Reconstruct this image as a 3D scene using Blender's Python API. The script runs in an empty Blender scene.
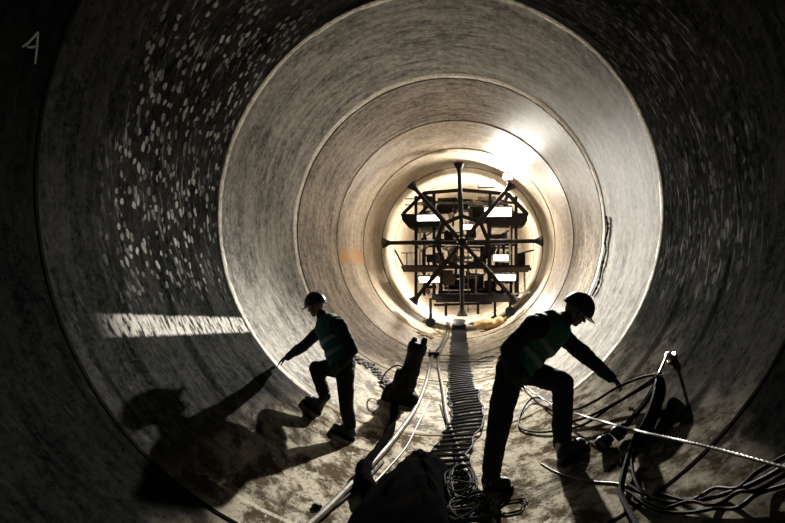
import bpy, bmesh, math, random
from mathutils import Vector as V, Matrix, noise as mnoise
random.seed(7)
C = bpy.context.scene.collection
PI = math.pi
R = 2.65                                   # inner radius of the tunnel lining; its invert runs along z = 0
# ------------------------------------------------------------------ camera
CAM = V((0.638, 0.0, 2.002))
FW = V((-0.16435, 0.98635, 0.01002)).normalized()
RT = V((FW.y, -FW.x, 0)).normalized()
UP = RT.cross(FW)
FPX = 523.0
def ray(u, v): return FW + RT*((u-392.5)/FPX) - UP*((v-261.5)/FPX)
def P(u, v, y):                            # point of the cross-section at depth y
    r = ray(u, v); return CAM + r*((y-CAM.y)/r.y)
def S(u, v, lift=0.0):                     # point on the lining, or that far in front of it
    r = ray(u, v); c = CAM - V((0, 0, R)); q = R-lift
    a = r.x*r.x+r.z*r.z; b = c.x*r.x+c.z*r.z; k = c.x*c.x+c.z*c.z-q*q
    return CAM + r*((-b+math.sqrt(b*b-a*k))/a)
def lifted(q, lift):
    n = V((-q.x, 0, R-q.z)).normalized()
    return q + n*lift
def ground(x, y, lift=0.0):                # lining under (x, y)
    return lifted(V((x, y, R-math.sqrt(R*R-x*x))), lift)

cd = bpy.data.cameras.new('camera'); cam = bpy.data.objects.new('camera', cd); C.objects.link(cam)
cd.sensor_width = 36; cd.lens = FPX/785*36; cd.clip_start = .02
cam.matrix_world = Matrix(((RT.x, UP.x, -FW.x, CAM.x), (RT.y, UP.y, -FW.y, CAM.y), (RT.z, UP.z, -FW.z, CAM.z), (0, 0, 0, 1)))
bpy.context.scene.camera = cam

# ------------------------------------------------------------------ object helpers
def tag(o, label=None, cat=None, group=None, kind=None):
    if label: o['label'] = label
    if cat: o['category'] = cat
    if group: o['group'] = group
    if kind: o['kind'] = kind
    return o
def thing(name, label, cat, loc, group=None):
    o = bpy.data.objects.new(name, None); C.objects.link(o); o.location = loc; o.empty_display_size = .1
    return tag(o, label, cat, group)
def origin(o):
    p = V((0, 0, 0))
    while o is not None: p += o.location; o = o.parent
    return p
def link(name, me, parent=None, mats=()):
    o = bpy.data.objects.new(name, me); C.objects.link(o)
    if parent is not None:
        o.parent = parent
        me.transform(Matrix.Translation(-origin(parent)))
    for m in mats: me.materials.append(m)
    return o
def frame(d, ref=None):
    d = d.normalized(); ref = ref or V((0, 0, 1))
    if abs(d.dot(ref)) > .97: ref = V((1, 0, 0)) if abs(d.x) < .9 else V((0, 1, 0))
    x = ref.cross(d).normalized(); return x, d.cross(x), d
def spline(pts, n=8):
    pts = [V(p) for p in pts]
    if len(pts) < 3: return pts
    q = [pts[0]*2-pts[1]]+pts+[pts[-1]*2-pts[-2]]; out = []
    for i in range(1, len(q)-2):
        a, b, c, d = q[i-1:i+3]
        for k in range(n):
            t = k/n
            out.append(.5*((2*b)+(c-a)*t+(2*a-5*b+4*c-d)*t*t+(3*b-a-3*c+d)*t**3))
    out.append(pts[-1]); return out

class MB:
    def __init__(s): s.b = bmesh.new()
    def box(s, c, size, ax=None, bev=0.0):
        x, y, z = ax or (V((1, 0, 0)), V((0, 1, 0)), V((0, 0, 1)))
        M = Matrix(((x.x, y.x, z.x, c[0]), (x.y, y.y, z.y, c[1]), (x.z, y.z, z.z, c[2]), (0, 0, 0, 1)))
        r = bmesh.ops.create_cube(s.b, size=1, matrix=M @ Matrix.Diagonal((*size, 1)))
        if bev:
            es = {e for v in r['verts'] for e in v.link_edges}
            bmesh.ops.bevel(s.b, geom=list(es), offset=bev, segments=2, affect='EDGES', profile=.6)
        return s
    def bar(s, p, q, w, h, ref=None):      # rectangular bar from p to q
        p, q = V(p), V(q); x, y, z = frame(q-p, ref)
        return s.box((p+q)/2, (w, h, (q-p).length), (x, y, z))
    def tube(s, path, r, n=8, closed=False):
        path = [V(p) for p in path]; m = len(path)
        rr = r if isinstance(r, (list, tuple)) else [r]*m
        rings = []; px = None
        for i, p in enumerate(path):
            if closed: d = path[(i+1) % m]-path[i-1]
            else: d = path[min(i+1, m-1)]-path[max(i-1, 0)]
            d = d.normalized()
            if px is None: px = frame(d)[0]
            px = (px-d*px.dot(d)).normalized(); py = d.cross(px)
            rings.append([s.b.verts.new(p+(px*math.cos(2*PI*k/n)+py*math.sin(2*PI*k/n))*rr[i]) for k in range(n)])
        for i in range(m if closed else m-1):
            a, b = rings[i], rings[(i+1) % m]
            for k in range(n): s.b.faces.new((a[k], a[(k+1) % n], b[(k+1) % n], b[k]))
        if not closed:
            s.b.faces.new(rings[0][::-1]); s.b.faces.new(rings[-1])
        return s
    def cone(s, p, q, r1, r2, n=16): return s.tube([p, q], [r1, r2], n)
    def ball(s, c, r, ax=None, seg=16):
        r = (r, r, r) if not isinstance(r, (tuple, list)) else r
        x, y, z = ax or (V((1, 0, 0)), V((0, 1, 0)), V((0, 0, 1)))
        M = Matrix(((x.x, y.x, z.x, c[0]), (x.y, y.y, z.y, c[1]), (x.z, y.z, z.z, c[2]), (0, 0, 0, 1)))
        bmesh.ops.create_uvsphere(s.b, u_segments=seg, v_segments=max(6, seg*2//3), radius=1, matrix=M @ Matrix.Diagonal((*r, 1)))
        return s
    def capsule(s, p, q, r1, r2, n=14):
        p, q = V(p), V(q)
        s.tube([p, q], [r1, r2], n); s.ball(p, r1, seg=n); s.ball(q, r2, seg=n); return s
    def prism(s, poly, depth):             # poly: points of one plane, extruded by the vector depth
        a = [s.b.verts.new(V(p)) for p in poly]; b = [s.b.verts.new(V(p)+V(depth)) for p in poly]; n = len(a)
        s.b.faces.new(a[::-1]); s.b.faces.new(b)
        for i in range(n): s.b.faces.new((a[i], a[(i+1) % n], b[(i+1) % n], b[i]))
        return s
    def lathe(s, base, axis, prof, n=20):  # prof: (radius, height)
        x, y, z = frame(V(axis)); base = V(base)
        return s.tube([base+z*h for r, h in prof], [max(r, .0008) for r, h in prof], n)
    def mesh(s, smooth=True):
        bmesh.ops.recalc_face_normals(s.b, faces=s.b.faces[:])
        me = bpy.data.meshes.new('m'); s.b.to_mesh(me); s.b.free()
        if smooth:
            for p in me.polygons: p.use_smooth = True
            try: me.set_sharp_from_angle(angle=math.radians(40))
            except Exception: pass
        return me
    def build(s, name, mat, parent=None, smooth=True):
        return link(name, s.mesh(smooth), parent, (mat,))
    def remesh(s, voxel, smooth=3, wrinkle=0.0, wscale=9.0):   # one continuous skin over everything collected
        me = s.mesh(False)
        o = bpy.data.objects.new('tmp', me); C.objects.link(o)
        m = o.modifiers.new('r', 'REMESH'); m.mode = 'VOXEL'; m.voxel_size = voxel
        dg = bpy.context.evaluated_depsgraph_get()
        new = bpy.data.meshes.new_from_object(o.evaluated_get(dg))
        bpy.data.objects.remove(o); bpy.data.meshes.remove(me)
        b = bmesh.new(); b.from_mesh(new)
        for _ in range(smooth): bmesh.ops.smooth_vert(b, verts=b.verts[:], factor=.5, use_axis_x=True, use_axis_y=True, use_axis_z=True)
        if wrinkle:
            b.normal_update()
            mv = [(v, v.normal.copy()*wrinkle*(mnoise.noise(v.co*wscale)+.6*mnoise.noise(V((v.co.x*wscale*2, v.co.y*wscale*2, v.co.z*wscale*3.4))))) for v in b.verts]
            for v, d in mv: v.co += d
        b.to_mesh(new); b.free()
        for p in new.polygons: p.use_smooth = True
        return new

# ------------------------------------------------------------------ materials
class NT:
    def __init__(s, name):
        s.m = bpy.data.materials.new(name); s.m.use_nodes = True; s.t = s.m.node_tree
        s.bsdf = s.t.nodes['Principled BSDF']; s.out = s.t.nodes['Material Output']
    def n(s, kind, **k):
        x = s.t.nodes.new(kind)
        for a, b in k.items(): setattr(x, a, b)
        return x
    def put(s, sock, val):
        if val is None: return
        if isinstance(val, bpy.types.NodeSocket): s.t.links.new(val, sock)
        else: sock.default_value = val
    def math(s, op, a, b=None, c=None, clamp=False):
        x = s.n('ShaderNodeMath', operation=op, use_clamp=clamp)
        for i, q in enumerate((a, b, c)): s.put(x.inputs[i], q)
        return x.outputs[0]
    def ss(s, x, a, b, lo=0.0, hi=1.0):
        q = s.n('ShaderNodeMapRange', interpolation_type='SMOOTHSTEP')
        s.put(q.inputs[0], x)
        for i, w in enumerate((a, b, lo, hi)): q.inputs[i+1].default_value = w
        return q.outputs[0]
    def noise(s, vec, scale, detail=4, rough=.55):
        q = s.n('ShaderNodeTexNoise'); s.put(q.inputs['Vector'], vec)
        q.inputs['Scale'].default_value = scale; q.inputs['Detail'].default_value = detail; q.inputs['Roughness'].default_value = rough
        return q.outputs['Fac']
    def mix(s, f, a, b, mode='MIX'):
        q = s.n('ShaderNodeMix', data_type='RGBA', blend_type=mode); s.put(q.inputs[0], f)
        s.put(q.inputs[6], a if isinstance(a, bpy.types.NodeSocket) else (*a, 1)); s.put(q.inputs[7], b if isinstance(b, bpy.types.NodeSocket) else (*b, 1))
        return q.outputs[2]
    def xyz(s, x, y, z=0.0):
        q = s.n('ShaderNodeCombineXYZ'); s.put(q.inputs[0], x); s.put(q.inputs[1], y); s.put(q.inputs[2], z); return q.outputs[0]
    def bump(s, h, strength, dist):
        q = s.n('ShaderNodeBump'); q.inputs['Strength'].default_value = strength; q.inputs['Distance'].default_value = dist
        s.put(q.inputs['Height'], h); s.put(s.bsdf.inputs['Normal'], q.outputs[0])

def simple(name, a, b=None, rough=.6, metal=0.0, scale=12, bump=.15, spec=.5):
    t = NT(name); tc = t.n('ShaderNodeTexCoord').outputs['Object']
    b = b or tuple(x*.65 for x in a)
    nz = t.noise(tc, scale, 5); f = t.ss(nz, .35, .68)
    t.put(t.bsdf.inputs['Base Color'], t.mix(f, a, b))
    t.put(t.bsdf.inputs['Roughness'], t.math('MULTIPLY_ADD', nz, .25, rough-.12))
    t.bsdf.inputs['Metallic'].default_value = metal; t.bsdf.inputs['Specular IOR Level'].default_value = spec
    if bump: t.bump(nz, bump, .02)
    return t.m
def emissive(name, col, strength):
    t = NT(name); t.bsdf.inputs['Base Color'].default_value = (.8, .8, .8, 1)
    t.bsdf.inputs['Emission Color'].default_value = (*col, 1); t.bsdf.inputs['Emission Strength'].default_value = strength
    return t.m

def lining(name, dark, light, mud=.6, flakes=False, scratch=1.0, stripe=False, rust=False, rough=.42, spec=.5, k=1.0, con=1.0, ml=1.05, mb=1.0):
    t = NT(name)
    p = t.n('ShaderNodeSeparateXYZ'); t.put(p.inputs[0], t.n('ShaderNodeTexCoord').outputs['Object'])
    x, y, z = p.outputs
    ang = t.math('ARCTAN2', x, t.math('SUBTRACT', R, z))          # 0 at the invert, negative to the left
    arc = t.math('MULTIPLY', ang, R)
    flat = t.xyz(arc, y)
    scr = t.noise(t.xyz(t.math('MULTIPLY', arc, .32*k), t.math('MULTIPLY', y, 3.4*k)), 2.0, 9, .72)
    scr2 = t.noise(t.xyz(t.math('ADD', t.math('MULTIPLY', arc, 1.0*k), t.math('MULTIPLY', y, .7*k)), t.math('SUBTRACT', t.math('MULTIPLY', y, 7.0*k), t.math('MULTIPLY', arc, 1.6*k))), 1.6, 6, .65)
    blot = t.noise(flat, 1.1, 7, .65)
    grain = t.noise(flat, 8.0*k, 6, .75)
    blot2 = t.noise(t.xyz(t.math('MULTIPLY', arc, .8), t.math('MULTIPLY', y, 1.6), 2.0), 1.5, 9, .72)
    f = t.math('ADD', t.math('MULTIPLY', t.ss(blot, .38, .62), .30), t.math('ADD', t.math('MULTIPLY', t.ss(blot2, .38, .62), .35), t.math('MULTIPLY', t.ss(scr, .38, .62), .45*scratch)))
    f = t.math('ADD', f, t.math('MULTIPLY', t.math('SUBTRACT', grain, .5), 2.0*con), clamp=True)
    col = t.mix(f, dark, light)
    col = t.mix(t.math('MULTIPLY', t.ss(scr2, .58, .68), .55*scratch), col, tuple(min(1, c*1.9) for c in light))
    speck = t.noise(flat, 15*k, 5, .75)
    col = t.mix(t.math('MULTIPLY', t.ss(speck, .56, .64), .5), col, tuple(min(.8, c*1.5) for c in light))
    col = t.mix(t.math('MULTIPLY', t.ss(speck, .36, .44, 1, 0), .6), col, tuple(c*.5 for c in dark))
    aa = t.math('ABSOLUTE', ang)
    # dried mud over the invert
    m1 = t.noise(t.xyz(t.math('MULTIPLY', arc, 1.6), t.math('ADD', t.math('MULTIPLY', y, 1.3), t.math('MULTIPLY', arc, .8))), 2.3, 8, .68)
    edge = t.math('ADD', t.math('ADD', aa, t.ss(ang, -.8, -.1, .4, 0)), t.math('MULTIPLY', t.math('SUBTRACT', blot, .5), 1.0))  # mud drawn back on the left, putting that side's shade into the colour
    low = t.ss(edge, .35, ml, 1, 0)
    mudc = t.mix(t.ss(m1, .42, .58), (.085*mb, .063*mb, .038*mb), (.52*mb, .47*mb, .37*mb))
    mudc = t.mix(t.ss(t.noise(flat, 5, 9, .8), .53, .62), mudc, (.62*mb, .58*mb, .49*mb))
    col = t.mix(t.math('MULTIPLY', low, mud), col, mudc)
    col = t.mix(t.math('MULTIPLY', t.math('MULTIPLY', t.ss(speck, .40, .48, 1, 0), low), .7), col, (.05, .034, .016))
    rg = t.math('MULTIPLY_ADD', scr, .3, rough-.14)
    if flakes:
        w = t.noise(flat, 6, 3)
        vo = t.n('ShaderNodeTexVoronoi'); t.put(vo.inputs['Vector'], t.xyz(t.math('ADD', t.math('MULTIPLY', arc, 8.5), t.math('MULTIPLY', w, 1.6)), t.math('ADD', t.math('MULTIPLY', y, 13.5), t.math('MULTIPLY', w, 1.2))))
        vo.inputs['Scale'].default_value = 1.0; vo.inputs['Randomness'].default_value = 1.0
        cid = t.n('ShaderNodeSeparateColor'); t.put(cid.inputs[0], vo.outputs['Color'])
        spot = t.math('MULTIPLY', t.ss(vo.outputs['Distance'], .30, .40, 1, 0), t.math('GREATER_THAN', cid.outputs[0], .18))
        zone = t.math('MULTIPLY', t.ss(aa, 1.12, 1.35), t.ss(aa, 2.35, 2.75, 1, 0))
        zone = t.math('MULTIPLY', zone, t.math('MULTIPLY', t.ss(y, 3.95, 4.5), t.ss(y, 6.05, 6.2, 1, 0)))
        # flakes sit in bands round the pipe, thick on the left side and sparse on the right
        band = t.ss(t.noise(t.xyz(t.math('MULTIPLY', arc, .3), t.math('MULTIPLY', y, 2.2)), 1.0, 2), .34, .50)
        side = t.ss(ang, -.2, .2, 1.0, .22)
        fl = t.math('MULTIPLY', t.math('MULTIPLY', spot, zone), t.math('MULTIPLY', band, side))
        fl = t.math('MULTIPLY', fl, t.ss(grain, .3, .55, .35, 1.0))
        fl = t.math('MULTIPLY', fl, t.math('MULTIPLY_ADD', cid.outputs[1], .8, .2))
        fl = t.math('MAXIMUM', fl, t.math('MULTIPLY', t.math('MULTIPLY', t.ss(scr2, .55, .64), zone), t.math('MULTIPLY', t.ss(blot2, .44, .58), .5)))
        col = t.mix(fl, col, (.50, .50, .47))
        # dark smear bands round the pipe between the flakes
        col = t.mix(t.math('MULTIPLY', t.ss(t.noise(t.xyz(t.math('MULTIPLY', arc, .35), t.math('MULTIPLY', y, 2.6), 4.0), 1.0, 3), .55, .66), .7), col, tuple(c*.35 for c in dark))
    if stripe:                                                     # brushed white band along the left side
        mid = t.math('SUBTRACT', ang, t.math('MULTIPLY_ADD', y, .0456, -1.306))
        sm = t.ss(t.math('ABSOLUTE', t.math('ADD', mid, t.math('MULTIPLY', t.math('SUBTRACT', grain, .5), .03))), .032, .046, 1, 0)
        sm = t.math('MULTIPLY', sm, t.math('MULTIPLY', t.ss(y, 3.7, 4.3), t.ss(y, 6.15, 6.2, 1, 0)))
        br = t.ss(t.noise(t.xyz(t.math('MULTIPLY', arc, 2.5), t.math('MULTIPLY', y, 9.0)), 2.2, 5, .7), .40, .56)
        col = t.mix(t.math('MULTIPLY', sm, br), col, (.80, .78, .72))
    if stripe:                                                     # pale scuffed line on the floor
        sl = t.ss(t.math('ABSOLUTE', t.math('ADD', t.math('SUBTRACT', y, 3.72), t.math('MULTIPLY', t.math('SUBTRACT', grain, .5), .05))), .015, .03, 1, 0)
        col = t.mix(t.math('MULTIPLY', t.math('MULTIPLY', sl, t.math('MULTIPLY', t.ss(ang, -.58, -.5), t.ss(ang, -.26, -.18, 1, 0))), t.ss(grain, .35, .6, .2, .9)), col, (.50, .46, .38))
    if rust:
        rm = t.math('MULTIPLY', t.ss(t.math('ABSOLUTE', t.math('ADD', ang, 1.43)), .05, .09, 1, 0), t.ss(y, 12.1, 13.2, .95, .7))
        col = t.mix(t.math('MULTIPLY', rm, t.ss(blot, .3, .6, .4, 1)), col, (.46, .24, .09))
    t.put(t.bsdf.inputs['Base Color'], col); t.put(t.bsdf.inputs['Roughness'], rg)
    t.bsdf.inputs['Specular IOR Level'].default_value = spec
    h = t.math('ADD', t.math('MULTIPLY', scr, .6), t.math('ADD', t.math('MULTIPLY', grain, .5), t.math('MULTIPLY', t.math('MULTIPLY', m1, low), 2.2)))
    t.bump(h, .22, .02)
    return t.m

M = {}
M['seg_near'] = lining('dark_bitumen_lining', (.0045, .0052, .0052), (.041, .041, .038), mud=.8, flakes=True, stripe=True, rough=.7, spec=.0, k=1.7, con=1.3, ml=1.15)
M['seg_shade'] = lining('shade_blackened_lining', (.002, .0025, .0028), (.012, .012, .011), mud=.75, rough=.7, spec=.0, k=1.7, con=1.3, ml=.95)  # near-black base: the darkness around the camera is put into the colour
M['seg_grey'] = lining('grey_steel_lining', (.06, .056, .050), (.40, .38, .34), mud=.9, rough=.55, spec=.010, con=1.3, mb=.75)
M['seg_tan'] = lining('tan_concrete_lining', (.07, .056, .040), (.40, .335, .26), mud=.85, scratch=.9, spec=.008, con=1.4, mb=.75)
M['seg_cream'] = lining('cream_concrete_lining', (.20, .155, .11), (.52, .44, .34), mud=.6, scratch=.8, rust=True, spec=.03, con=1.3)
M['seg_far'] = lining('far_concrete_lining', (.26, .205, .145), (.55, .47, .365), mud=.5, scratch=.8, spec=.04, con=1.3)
def mortar(name, a, b_):
    t = NT(name); tc = t.n('ShaderNodeTexCoord').outputs['Object']; p = t.n('ShaderNodeSeparateXYZ'); t.put(p.inputs[0], tc)
    aa = t.math('ABSOLUTE', t.math('ARCTAN2', p.outputs[0], t.math('SUBTRACT', R, p.outputs[2]))); nz = t.noise(tc, 14, 6, .7)
    col = t.mix(t.ss(nz, .35, .65), a, b_)
    col = t.mix(t.ss(t.math('ADD', aa, t.math('MULTIPLY', t.math('SUBTRACT', nz, .5), 1.0)), .45, .85, 1, 0), col, tuple(c*.5 for c in b_) if b_[0] < .1 else (.22, .185, .135))
    t.put(t.bsdf.inputs['Base Color'], col); t.bsdf.inputs['Roughness'].default_value = .75; t.bsdf.inputs['Specular IOR Level'].default_value = 0; t.bump(nz, .4, .02)
    return t.m
M['mortar'] = mortar('joint_mortar', (.90, .87, .80), (.52, .48, .42))
M['mortar_dark'] = mortar('dark_joint_mortar', (.005, .005, .005), (.010, .009, .008))
M['mortar_dull'] = mortar('dull_joint_mortar', (.30, .26, .2), (.12, .10, .075))
M['gap'] = simple('joint_gap_rubber', (.012, .011, .010), rough=.8, spec=.05)
M['steel_dark'] = simple('painted_dark_steel', (.010, .010, .011), (.018, .014, .012), rough=.7, scale=6, spec=.1)
M['steel_mid'] = simple('worn_grey_steel', (.16, .15, .14), (.08, .06, .05), rough=.5, metal=.4, scale=8)
M['pipe_pale'] = simple('pale_pipe_paint', (.42, .40, .36), (.25, .2, .15), rough=.5, scale=8)
M['rust'] = simple('rusty_plate', (.06, .034, .02), (.03, .018, .012), rough=.75, scale=9)
M['wood'] = simple('tan_boards', (.42, .28, .14), (.25, .16, .08), rough=.75, scale=7)
M['rubber'] = simple('black_rubber', (.007, .007, .008), (.013, .012, .012), rough=.65, scale=20, spec=.03)
M['rubber_gloss'] = simple('wet_black_cable', (.006, .006, .006), (.007, .007, .007), rough=.5, scale=20, spec=.012)
M['rung'] = simple('wet_dark_rungs', (.030, .030, .032), (.015, .014, .013), rough=.32, metal=.3, scale=14)
M['hose'] = simple('pale_hose', (.11, .088, .058), (.05, .038, .024), rough=.6, scale=10, spec=.12)
M['cord'] = simple('brown_cord', (.08, .06, .038), (.04, .03, .02), rough=.6, scale=10)
M['rope'] = simple('steel_rope_strands', (.15, .145, .13), (.04, .039, .036), rough=.5, metal=.3, scale=30)
M['chrome'] = simple('bare_steel', (.65, .64, .60), (.4, .39, .36), rough=.25, metal=.9, scale=30)
M['cloth'] = simple('black_work_cloth', (.012, .013, .015), (.020, .021, .023), rough=.85, scale=18, spec=.15)
M['trouser'] = simple('black_trouser_cloth', (.010, .010, .011), (.016, .016, .017), rough=.88, scale=18, spec=.12)
M['vest'] = simple('dark_green_vest', (.018, .13, .075), (.014, .095, .055), rough=.8, scale=14, spec=.2)
M['vest_teal'] = simple('dark_teal_vest', (.014, .080, .075), (.011, .060, .056), rough=.8, scale=14, spec=.2)
M['reflect'] = simple('grey_reflective_tape', (.14, .20, .22), (.10, .15, .17), rough=.5, scale=20)
M['helmet_blue'] = simple('dark_blue_helmet', (.020, .032, .055), (.016, .026, .045), rough=.38, scale=6, bump=0)
M['helmet_grey'] = simple('slate_helmet', (.034, .038, .044), (.026, .03, .036), rough=.38, scale=6, bump=0)
M['skin'] = simple('skin', (.22, .13, .09), (.18, .10, .07), rough=.6, scale=20, bump=.05)
M['hand_shade'] = simple('shaded_hand', (.02, .02, .02), rough=.8, scale=20)  # hands darkened by colour, as backlit shade
M['boot'] = simple('black_boot_leather', (.010, .010, .010), (.016, .015, .013), rough=.6, scale=18)
M['eye'] = simple('eye', (.5, .5, .48), rough=.3, bump=0)
M['tarp'] = simple('black_tarpaulin', (.003, .003, .0035), (.005, .0045, .004), rough=.95, scale=8, spec=.0)
M['patch'] = simple('tan_patch', (.30, .25, .17), (.12, .1, .07), rough=.8, scale=30)
M['mud'] = simple('heaped_mud', (.10, .06, .025), (.38, .28, .16), rough=.85, scale=5, bump=.6)
M['mud_dark'] = simple('dark_mud', (.02, .016, .012), (.07, .055, .04), rough=.8, scale=12, bump=.7)
M['chalk'] = simple('chalk', (.22, .23, .23), (.09, .10, .10), rough=.9, scale=25)
M['lamp'] = emissive('lamp_diffuser_glow', (1.0, .95, .86), 6)
M['flood'] = emissive('floodlight_glow', (1.0, .93, .80), 12)
M['sack'] = simple('tan_sack_cloth', (.40, .26, .12), (.28, .18, .08), rough=.85, scale=9)

# ------------------------------------------------------------------ tunnel shell
JOINTS = [-2.2, .62, 3.43, 6.24, 8.99, 11.83, 14.62, 17.4, 20.2, 23.0, 25.8]
def shell(name, y0, y1, mat, n=160):
    b = bmesh.new(); rs = []
    ny = 2
    for (rad, ys) in ((R, [y0+(y1-y0)*k/ny for k in range(ny+1)]), (R+.18, [y1, y0])):
        for yy in ys:
            rs.append([b.verts.new((rad*math.sin(2*PI*k/n), yy, R-rad*math.cos(2*PI*k/n))) for k in range(n)])
    for i in range(len(rs)):
        a, c = rs[i], rs[(i+1) % len(rs)]
        for k in range(n): b.faces.new((a[k], a[(k+1) % n], c[(k+1) % n], c[k]))
    bmesh.ops.recalc_face_normals(b, faces=b.faces[:])
    me = bpy.data.meshes.new('m'); b.to_mesh(me); b.free()
    for p in me.polygons: p.use_smooth = True
    me.set_sharp_from_angle(angle=math.radians(40))
    return tag(link(name, me, None, (mat,)), kind='structure')
segs = ['seg_shade', 'seg_shade', 'seg_near', 'seg_grey', 'seg_tan', 'seg_cream', 'seg_far', 'seg_far', 'seg_far', 'seg_far']
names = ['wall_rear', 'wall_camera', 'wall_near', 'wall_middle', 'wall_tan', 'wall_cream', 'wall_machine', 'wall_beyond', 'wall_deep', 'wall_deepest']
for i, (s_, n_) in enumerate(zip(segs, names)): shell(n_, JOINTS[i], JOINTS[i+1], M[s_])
b = MB(); b.tube([(0, 25.7, R), (0, 25.9, R)], R+.1, 64); tag(b.build('wall_end', M['seg_far']), kind='structure')

def joint(name, y, w, t, mat, rag=.25, n=220, seed=0):   # ring of mortar standing proud of the lining
    b = bmesh.new(); rs = []
    prof = [(-.5, -.01), (-.42, .7), (-.15, 1), (.2, .95), (.42, .6), (.5, -.01)]
    for k in range(n):
        a = 2*PI*k/n; d = V((math.sin(a), 0, -math.cos(a))); ring = []
        for j, (py, ph) in enumerate(prof):
            q = mnoise.noise(V((d.x*9+seed, d.z*9, j*.6+seed)))+.6*mnoise.noise(V((d.x*34, d.z*34, j*1.1+seed)))
            r = R - (t*ph*(1+rag*q) if ph > 0 else -.01)
            ring.append(b.verts.new(V((0, y+py*w*(1+rag*.8*q), R))+d*r))
        rs.append(ring)
    for k in range(n):
        a, c = rs[k], rs[(k+1) % n]
        for j in range(len(prof)-1): b.faces.new((a[j], a[j+1], c[j+1], c[j]))
        b.faces.new((a[-1], a[0], c[0], c[-1]))
    bmesh.ops.recalc_face_normals(b, faces=b.faces[:])
    me = bpy.data.meshes.new('m'); b.to_mesh(me); b.free()
    for p in me.polygons: p.use_smooth = True
    return tag(link(name, me, None, (mat,)), kind='structure')
joint('trim_1', 3.43, .05, .003, M['mortar_dark'], .3, seed=1)
joint('trim_2', 6.24, .11, .004, M['mortar'], .6, seed=2)
joint('trim_3', 8.99, .24, .006, M['mortar'], .4, seed=3)
joint('trim_4', 9.15, .06, .005, M['gap'], .3, seed=4)
joint('trim_5', 11.83, .07, .012, M['mortar_dull'], .5, seed=5)
joint('trim_6', 14.62, .10, .02, M['mortar_dull'], .5, seed=6)
joint('trim_7', 17.4, .10, .02, M['mortar_dull'], .5, seed=7)
joint('trim_8', 20.2, .10, .02, M['mortar_dull'], .5, seed=8)
joint('trim_9', .62, .05, .003, M['mortar_dark'], .3, seed=9)

# ------------------------------------------------------------------ lamps
def lamp_light(loc, power, rad, col=(1, .94, .84), spot=None, aim=None, blend=.5):
    d = bpy.data.lights.new('lamp_light', 'SPOT' if spot else 'POINT'); d.energy = power; d.color = col; d.shadow_soft_size = rad
    o = bpy.data.objects.new('lamp_light', d); C.objects.link(o); o.location = loc
    if spot:
        d.spot_size = math.radians(spot); d.spot_blend = blend
        o.rotation_euler = (V(aim)-V(loc)).to_track_quat('-Z', 'Y').to_euler()
    return o
def work_lamp(loc, w, h, label, power, mat='lamp', name='work_lamp', aim=(0, -1, -.15), rad=.08):
    loc = V(loc); t = thing(name, label, 'lamp', loc, None)
    d = V(aim).normalized(); x, y, z = frame(d)
    MB().box(loc-d*.06, (w+.06, h+.06, .07), (x, y, z), .012).build('housing', M['steel_mid'], t)
    MB().box(loc-d*.018, (w, h, .03), (x, y, z), .008).build('diffuser', M[mat], t)
    b = MB(); b.bar(loc-d*.06+y*(h/2+.02), loc-d*.06+y*(h/2+.10), .03, .03); b.build('bracket', M['steel_dark'], t)
    if power: lamp_light(loc+d*(.06+rad), power*1.7, rad, spot=180 if d.y < 0 else None, aim=loc+d+V((0, 0, -.25)), blend=.75)
    return t
KEY = V((1.42, 14.95, 4.52))

# ------------------------------------------------------------------ spider brace
YS = 15.35
sc = P(462, 242, YS)
t = thing('bracing_spider', 'dark eight-armed steel spider with flared pads, in front of the gantry', 'steel brace', V((sc.x, YS, .12)))
tips = [((459, 163)), ((512, 184)), ((543, 241)), ((516, 302)), ((462, 316)), ((413, 302)), ((383, 243)), ((411, 184))]
for (u, v) in tips:
    q = P(u, v, YS); d = (q-sc).normalized(); L = (q-sc).length
    b = MB(); b.tube([sc+d*.15, sc+d*(L-.10)], .062, 10); b.tube([sc+d*.72, sc+d*(L*.62)], .078, 10)
    arm = b.build('arm', M['steel_dark'], t)
    b = MB(); b.lathe(sc+d*(L-.24), d, [(.062, 0), (.075, .06), (.15, .20), (.16, .205), (.16, .24)], 14); b.build('pad', M['steel_dark'], arm)
b = MB()
ro = .76
for k in range(8):
    p1, p2 = [sc+V((math.sin((k+j+.0)*PI/4)*ro, 0, math.cos((k+j+.0)*PI/4)*ro)) for j in (0, 1)]
    b.bar(p1, p2, .11, .10, V((0, 1, 0)))
b.build('octagon_ring', M['steel_dark'], t)
b = MB(); b.lathe(sc+V((0, -.12, 0)), (0, 1, 0), [(.0, 0), (.16, 0), (.18, .02), (.30, .05), (.30, .2), (.2, .24)], 20)
hub = b.build('hub', M['steel_dark'], t)
for k in range(8):
    a = (k+.5)*PI/4; c0 = sc+V((math.sin(a)*.22, -.095, math.cos(a)*.22)); MB().lathe(c0, (0, -1, 0), [(.028, 0), (.028, .03), (.0, .03)], 6).build('bolt', M['steel_mid'], hub)
b = MB(); b.tube([sc, sc+V((0, .75, 0))], .12, 14); b.build('shaft', M['steel_dark'], t)

# ------------------------------------------------------------------ gantry
YG, YH = 16.1, 18.6
g = thing('tunnel_gantry', 'tall steel work gantry with decks, railings and pipes, filling the far tunnel', 'gantry', V((.15, YG, .1)))
def G(u, v, y=YG): return P(u, v, YG) + V((0, y-YG, 0))
def gbar(name, pts, w=.09, mat='steel_dark', ys=(YG,)):
    for y in ys:
        for a, c in zip(pts[:-1], pts[1:]):
            MB().bar(G(*a, y), G(*c, y), w, w, V((0, 1, 0))).build(name, M[mat], g)
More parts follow.
